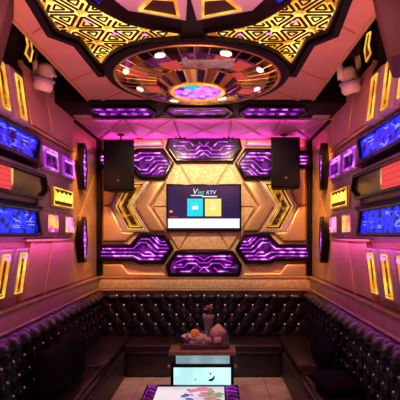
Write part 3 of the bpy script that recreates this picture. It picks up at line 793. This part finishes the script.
def sofa(label, kind):
    t = thing('tufted_sofa', label, 'sofa', (0, 0, 0), 'wall sofas')
    if kind == 'back':
        fr = lambda u, v, ww: Vector((u, YB-ww, v))
        bm = NB(); box(bm, -1.03, 1.03, 5.86, YB, .02, SZ-.13); link('base', bm, 'base', t, bevel=.01)
        bm = NB(); box(bm, -1.05, 1.05, 5.80, YB-.12, SZ-.13, SZ); link('seat', bm, 'leatherflat', t, bevel=.03, seg=3)
        fs = link('backrest', tuft(fr, -1.045, 1.045, SZ, 1.085, .11, .045, .2, .275), 'leather', t, smooth=True)
        buttons(fr, -1.045, 1.045, SZ, 1.085, .115, .2, .275, 0, fs, rows=(1, 2, 3, 4), dv=.03)
        bm = NB()
        for i in range(44):
            x = -.98+i*.0456; bmesh.ops.create_icosphere(bm, subdivisions=1, radius=.009, matrix=Matrix.Translation((x, 5.80, SZ-.10)))
        link('stud_trim', bm, M['dimstud'], t)
    else:
        s = -1 if kind == 'left' else 1
        fr = lambda u, v, ww: Vector((s*(HW-ww), u, v))
        X0, X1 = sorted((s*1.04, s*HW)); bm = NB(); box(bm, X0, X1, 1.9, YB, .02, SZ-.10); link('base', bm, 'base', t, bevel=.01)
        for ya, yb_ in ((1.9, 3.55), (3.56, 4.85), (4.86, 6.34)):
            X0, X1 = sorted((s*1.06, s*(HW-.12))); bm = NB(); box(bm, X0, X1, ya, yb_, SZ-.10, SZ+.01); link('seat', bm, 'leatherflat', t, bevel=.03, seg=3)
        fs = link('backrest', tuft(fr, 1.9, YB-.12, SZ, 1.10, .13, .05, .2, .275), 'leather', t, smooth=True)
        f2 = lambda u, v, ww: Vector((u, YB-ww, v))
        ua, ub = sorted((s*1.055, s*1.46)); um = (ua+ub)/2
        fe = link('backrest', tuft(f2, ua, ub, SZ, 1.085, .11, .045, .2, .275, uo=um), 'leather', t, smooth=True)
        buttons(f2, ua, ub, SZ, 1.085, .115, .2, .275, um, fe, rows=(1, 2, 3, 4), dv=.03)
        buttons(fr, 2.6, YB-.15, SZ, 1.10, .135, .2, .275, 0, fs, rows=(1, 2, 3, 4), dv=.03)
M['dimstud'] = mat('dull_metal_stud', (.25, .2, .24), .3, .8)
sofa('black button-tufted sofa along the back wall under the television', 'back')
sofa('black button-tufted sofa along the left wall', 'left')
sofa('black button-tufted sofa along the right wall', 'right')

def cushion(label, loc, rot, size, m):
    bm = NB(); bmesh.ops.create_cube(bm, size=1); bmesh.ops.subdivide_edges(bm, edges=bm.edges, cuts=9, use_grid_fill=True)
    for v in bm.verts:
        x, y, z = v.co*2
        e = (1-abs(x)**3.2)*(1-abs(z)**3.2); pin = 1-.10*(abs(x)**2)*(1-abs(z)**2)*0-.08*(1-(abs(x)*abs(z))**1.0)*max(abs(x), abs(z))**4
        v.co = Vector((x*pin*size[0]/2, y*size[1]/2*(max(0.0, e)**.5*.95+.05), z*pin*size[2]/2))
    bm.transform(Matrix.Translation(loc) @ Matrix.Rotation(rot[2], 4, 'Z') @ Matrix.Rotation(rot[1], 4, 'Y') @ Matrix.Rotation(rot[0], 4, 'X'))
    o = link('cushion', bm, m, None, smooth=True); tag(o, label, 'cushion', 'black cushions on the side sofas')
    return o
cushion('black cushion leaning on the left sofa backrest, the one nearer the back wall', (-1.27, 4.35, .70), (.0, -.0, PI/2-.25), (.46, .16, .46), 'felt')
c2 = cushion('black cushion leaning on the left sofa with a purple patch, nearer the camera', (-1.27, 3.90, .70), (.0, 0, PI/2-.2), (.46, .16, .46), 'felt')
cushion('black cushion standing on its corner against the right sofa backrest', (1.28, 4.62, .69), (0, .6, -PI/2+.2), (.40, .15, .40), 'felt')
cushion('black cushion lying flat on the right sofa seat', (1.26, 4.08, .54), (PI/2, 0, .2), (.36, .15, .48), 'felt')

# ================================================================ TABLES
M['litwhite'] = emit('cool_backlit_acrylic', (.50, .90, .90), 1.0, (.62, 1, .95), 1.15, 3, .4, .6)
M['litdim'] = emit('dim_backlit_acrylic', (.26, .40, .46), .8, (.34, .50, .55), .95, 4, .4, .6)
M['navyink'] = mat('dark_blue_ink', (.01, .06, .16), .4)
def tableX(px, Y): return CX+(px-VX)*Y/F
t = thing('lit_table', 'wooden coffee table with glowing white drawers and a tray of fruit, before the back sofa', 'table', (-.12, 5.0, 0))
YT = 4.62; TZ = CH-(352-VY)*YT/F
xa, xb = tableX(169, YT), tableX(235.5, YT)
bm = NB(); box(bm, xa, xb, YT, 5.50, TZ-.03, TZ); link('table_top', bm, 'black', t, bevel=.006)
bm = NB(); box(bm, xa-.004, xb+.004, YT-.006, YT+.26, TZ-.037, TZ+.004); link('front_rail', bm, 'wood', t, bevel=.004)
bm = NB(); box(bm, xa+.10, xb-.10, YT+.08, 5.46, TZ, TZ+.006); link('glass_inlay', bm, 'black', t)
bm = NB(); box(bm, xa+.07, xb-.06, YT+.02, 5.46, TZ-.13, TZ-.035); link('upper_light_box', bm, 'litdim', t, bevel=.006)
bm = NB(); box(bm, xa+.02, xb-.02, YT-.03, 5.50, TZ-.155, TZ-.13); link('shelf', bm, 'blackmat', t, bevel=.004)
bm = NB(); box(bm, xa+.05, xb-.05, YT-.02, 5.47, .05, TZ-.155); lb = link('lower_light_box', bm, 'litwhite', t, bevel=.006)
bm = NB(); box(bm, xa+.02, xa+.05, YT-.03, 5.50, 0, TZ-.155); link('side_panel', bm, 'black', t)
bm = NB(); box(bm, xb-.05, xb-.02, YT-.03, 5.50, 0, TZ-.155); link('side_panel', bm, 'black', t)
bm = NB(); box(bm, xa+.02, xb-.02, YT-.01, 5.50, 0, .05); link('plinth', bm, 'blackmat', t)
for q in (xa+.0, xb-.0):
    bm = NB(); bmesh.ops.create_icosphere(bm, subdivisions=2, radius=.018, matrix=Matrix.Translation((q, YT-.03, TZ-.142))); link('knob', bm, 'brass', t, smooth=True)
# painted bird on the lit drawer
yb2 = YT-.02
fd = lambda u, v, w_: Vector((u, yb2-w_, v))
bxx = tableX(211, yb2); bz = CH-(379-VY)*yb2/F
bm = NB()
prism(bm, fd, [(bxx-.03, bz-.02), (bxx+.01, bz-.025), (bxx+.035, bz), (bxx+.04, bz+.035), (bxx+.025, bz+.03), (bxx+.015, bz+.008), (bxx-.015, bz)], -.002, .002)
prism(bm, fd, [(bxx-.02, bz+.05), (bxx+.0, bz+.045), (bxx+.005, bz+.06), (bxx-.01, bz+.065)], -.002, .002)
prism(bm, fd, [(bxx-.17, bz+.0), (bxx-.16, bz-.02), (bxx-.155, bz+.005)], -.002, .002)
link('painted_bird', bm, 'navyink', lb)
# tray
ty0, ty1 = 4.70, 5.40; tx0, tx1 = tableX(184, 4.8), tableX(229, 4.8)
TT = TZ+.006
bm = NB(); box(bm, tx0, tx1, ty0, ty1, TT, TT+.012)
for a in ((tx0, tx1, ty0, ty0+.015), (tx0, tx1, ty1-.015, ty1), (tx0, tx0+.015, ty0+.015, ty1-.015), (tx1-.015, tx1, ty0+.015, ty1-.015)): box(bm, a[0], a[1], a[2], a[3], TT+.012, TT+.045)
M['traydark'] = mat('dark_tray', (.09, .06, .06), .3)
M['tray'] = mat('pale_lilac_tray', (.5, .45, .58), .2, .1)
tr_ = tag(link('tray', bm, M['traydark'], None, bevel=.004), 'dark rectangular tray with a pale mat on the lit table', 'tray')
bm = NB(); box(bm, tx0+.02, tx0+.26, ty0+.16, ty1-.02, TT+.012, TT+.0155); link('pale_mat', bm, 'tray', tr_)
M['platew'] = mat('white_porcelain', (.62, .6, .72), .25)
bm = NB(); lathe(bm, [(.05, 0), (.09, .004), (.15, .03), (.145, .034), (.085, .012), (.0001, .010)], (tableX(194, 5.1), 5.15, TT+.012), 32)
tag(link('plate', bm, 'platew', None, smooth=True), 'round white plate on the tray left of the vase', 'plate')
M['fr_o'] = mat('orange_peel', (.95, .42, .08), .5, 0, .2, 120); M['fr_p'] = mat('pink_fruit_skin', (.80, .50, .45), .4, 0, .1, 30, .3, 20); M['fr_d'] = mat('dark_plum_skin', (.32, .07, .13), .3, 0, 0, 1, .3, 12)
def fruit(px, Y, r, zc, m, label, cat, sq=.92, stem=True, tip=False):
    x = tableX(px, Y); t = thing(cat, label, cat.replace('_', ' '), (x, Y, zc), 'fruit on the tray')
    prof = [(r*math.sin(a)*(1-.12*math.sin(2*a) if tip else 1), -r*sq*math.cos(a)-(.10*r*math.exp(-(a/.5)**2))*-1) for a in [PI*i/14 for i in range(15)]]
    prof = [(max(.0002, p[0]), p[1]+(r*.35*max(0, (i-11)/3) if tip else (-.2*r*math.exp(-((14-i)/2.0)**2)))) for i, p in enumerate(prof)]
    bm = NB(); lathe(bm, prof, (x, Y, zc), 20); link('flesh', bm, m, t, smooth=True)
    if stem: bm = NB(); tube(bm, [(x, Y, zc+r*.70*sq), (x+.004, Y, zc+r*1.0*sq+.008)], .0025, 6); link('stem', bm, 'brown', t)
zt = TT+.012
fruit(195, 5.15, .055, zt+.012+.052, 'fr_o', 'orange fruit on the white plate', 'orange_fruit')
fruit(187.5, 4.92, .042, zt+.040, 'fr_d', 'dark plum at the left front of the tray', 'plum')
fruit(199, 4.90, .048, zt+.045, 'fr_p', 'pink apple between the plum and the apple by the vase', 'apple')
fruit(208, 4.88, .046, zt+.043, 'fr_p', 'pink apple in front of the glass vase', 'apple')
fruit(217.5, 4.86, .048, zt+.045, 'fr_p', 'pink apple at the right, in front of the big peach-shaped fruit', 'apple')
fruit(218, 5.02, .088, zt+.082, 'fr_p', 'big pink pointed fruit at the right of the tray', 'pink_pomelo', 1.0, False, True)
fruit(191.5, 4.84, .026, zt+.026, 'platew', 'small pale round fruit at the left front edge of the tray', 'lychee')
# vase with pink flower
vx, vy_ = tableX(208.5, 5.25), 5.25
va = thing('vase', 'clear ribbed glass vase behind the fruit', 'vase', (vx, vy_, zt))
m, tr, b = nt('clear_glass'); b.inputs['Base Color'].default_value = (.7, .6, .65, 1); b.inputs['Transmission Weight'].default_value = .8; b.inputs['Roughness'].default_value = .12; M['glass'] = m
bm = NB(); lathe(bm, [(.05, 0), (.055, .02), (.045, .10), (.06, .20), (.075, .25), (.068, .25), (.053, .19), (.038, .10), (.045, .02), (.0001, .015)], (vx, vy_, zt), 24); link('glass_body', bm, 'glass', va, smooth=True)
M['petal'] = mat('magenta_petal', (.62, .12, .3), .5); M['stemg'] = mat('green_stem', (.06, .16, .05), .6)
for k, (dx, dy, hz) in enumerate(((-.035, 0, .315), (.03, .01, .33), (0, -.015, .35))):
    f = thing('flower', ('pink flower in the glass vase, left bloom', 'pink flower in the glass vase, right bloom', 'pink flower in the glass vase, middle and tallest bloom')[k], 'flower', (vx, vy_, zt+.03), 'pink flowers in the vase')
    bm = NB(); tube(bm, [(vx+dx*.1, vy_, zt+.03), (vx+dx*.5, vy_+dy*.5, zt+.2), (vx+dx, vy_+dy, zt+hz)], .003, 6); link('stem', bm, 'stemg', f)
    bm = NB()
    for ringi, (R_, H_, n_) in enumerate(((.034, .006, 7), (.022, .02, 6))):
        for i in range(n_):
            a = 2*PI*i/n_+ringi*.4; c_ = Vector((vx+dx, vy_+dy, zt+hz)); d = Vector((math.cos(a), math.sin(a), 0)); nn = Vector((-d.y, d.x, 0))
            v = [c_, c_+d*R_*.6+nn*R_*.4+Vector((0, 0, H_*.6)), c_+d*R_+Vector((0, 0, H_+.006)), c_+d*R_*.6-nn*R_*.4+Vector((0, 0, H_*.6))]
            v += [p+Vector((0, 0, .003)) for p in v]
            q = [bm.verts.new(p) for p in v]
            for F_ in ((0, 1, 2, 3), (7, 6, 5, 4), (0, 1, 5, 4), (1, 2, 6, 5), (2, 3, 7, 6), (3, 0, 4, 7)): bm.faces.new([q[i_] for i_ in F_])
    link('petals', bm, 'petal', f)

# near table with lit picture top
YN = 4.02; NZ = CH-(384.5-VY)*YN/F
na, nb_ = tableX(147, YN), tableX(238, YN)
t = thing('picture_table', 'low black table with a lit flower picture top and purple edges, nearest the camera', 'table', (-.2, 3.5, 0))
bm = NB(); box(bm, na, nb_, 3.05, YN, NZ-.06, NZ); link('table_top', bm, 'black', t, bevel=.008)
pic = None
M['pdim'] = emit('dim_purple_tracks', (.18, .01, .26), .8, (.6, .05, .8), 1, 12, .45, .65)
M['pic'] = emit('lit_picture_glass', (.75, .72, .85), .85, (.95, .8, .85), .95, 3, .4, .6)
ia, ib = na+.11, nb_-.13
bm = NB(); box(bm, ia, ib, 3.15, YN-.07, NZ, NZ+.004); pic = link('picture_glass', bm, 'pic', t)
fh = lambda u, v, w_: Vector((u, v, NZ+.004+w_))
M['pk_e'] = emit('pink_flower_print', (.9, .25, .4), .8); M['gr_e'] = emit('green_leaf_print', (.25, .5, .12), .7); M['bl_e'] = emit('blue_print', (.1, .15, .5), .7)
for nm, m_, N, spread in (('pink_flower_print', 'pk_e', 16, .1), ('green_leaf_print', 'gr_e', 14, .08), ('blue_print', 'bl_e', 4, .04)):
    rr = random.Random(len(nm))
    for i in range(N):
        cx_ = {'pk_e': tableX(203, 3.9), 'gr_e': tableX(213, 3.9), 'bl_e': tableX(186, 3.85)}[m_]+rr.uniform(-1, 1)*spread; cy_ = 3.80+rr.uniform(-.16, .11)
        a = rr.uniform(0, PI); L = rr.uniform(.025, .055); W = L*.5
        d = Vector((math.cos(a), math.sin(a))); nn = Vector((-d.y, d.x)); c_ = Vector((cx_, cy_))
        bm = NB(); prism(bm, fh, [tuple(c_+d*L), tuple(c_+d*L*.4+nn*W), tuple(c_-d*L*.4+nn*W), tuple(c_-d*L), tuple(c_-d*L*.4-nn*W), tuple(c_+d*L*.4-nn*W)], 0, .0006+.0002*i)
        link(nm, bm, m_, pic)
for (a, b) in ((na+.015, na+.095), (nb_-.115, nb_-.015)):
    bm = NB(); strip(bm, fh, [(b, YN-.03), (a+.01, YN-.03), (a+.01, 3.2)], .006, -.004, .001)
    for k in range(8):
        y = YN-.07-k*.09
        strip(bm, fh, [(a+.01, y), (a+.045, y), (b, y-.035)], .006, -.004, .001)
    link('purple_tracks', bm, M['pdim'], t)
bm = NB(); box(bm, na+.1, nb_-.1, 3.15, YN-.1, 0, NZ-.06); link('pedestal', bm, 'blackmat', t, bevel=.006)
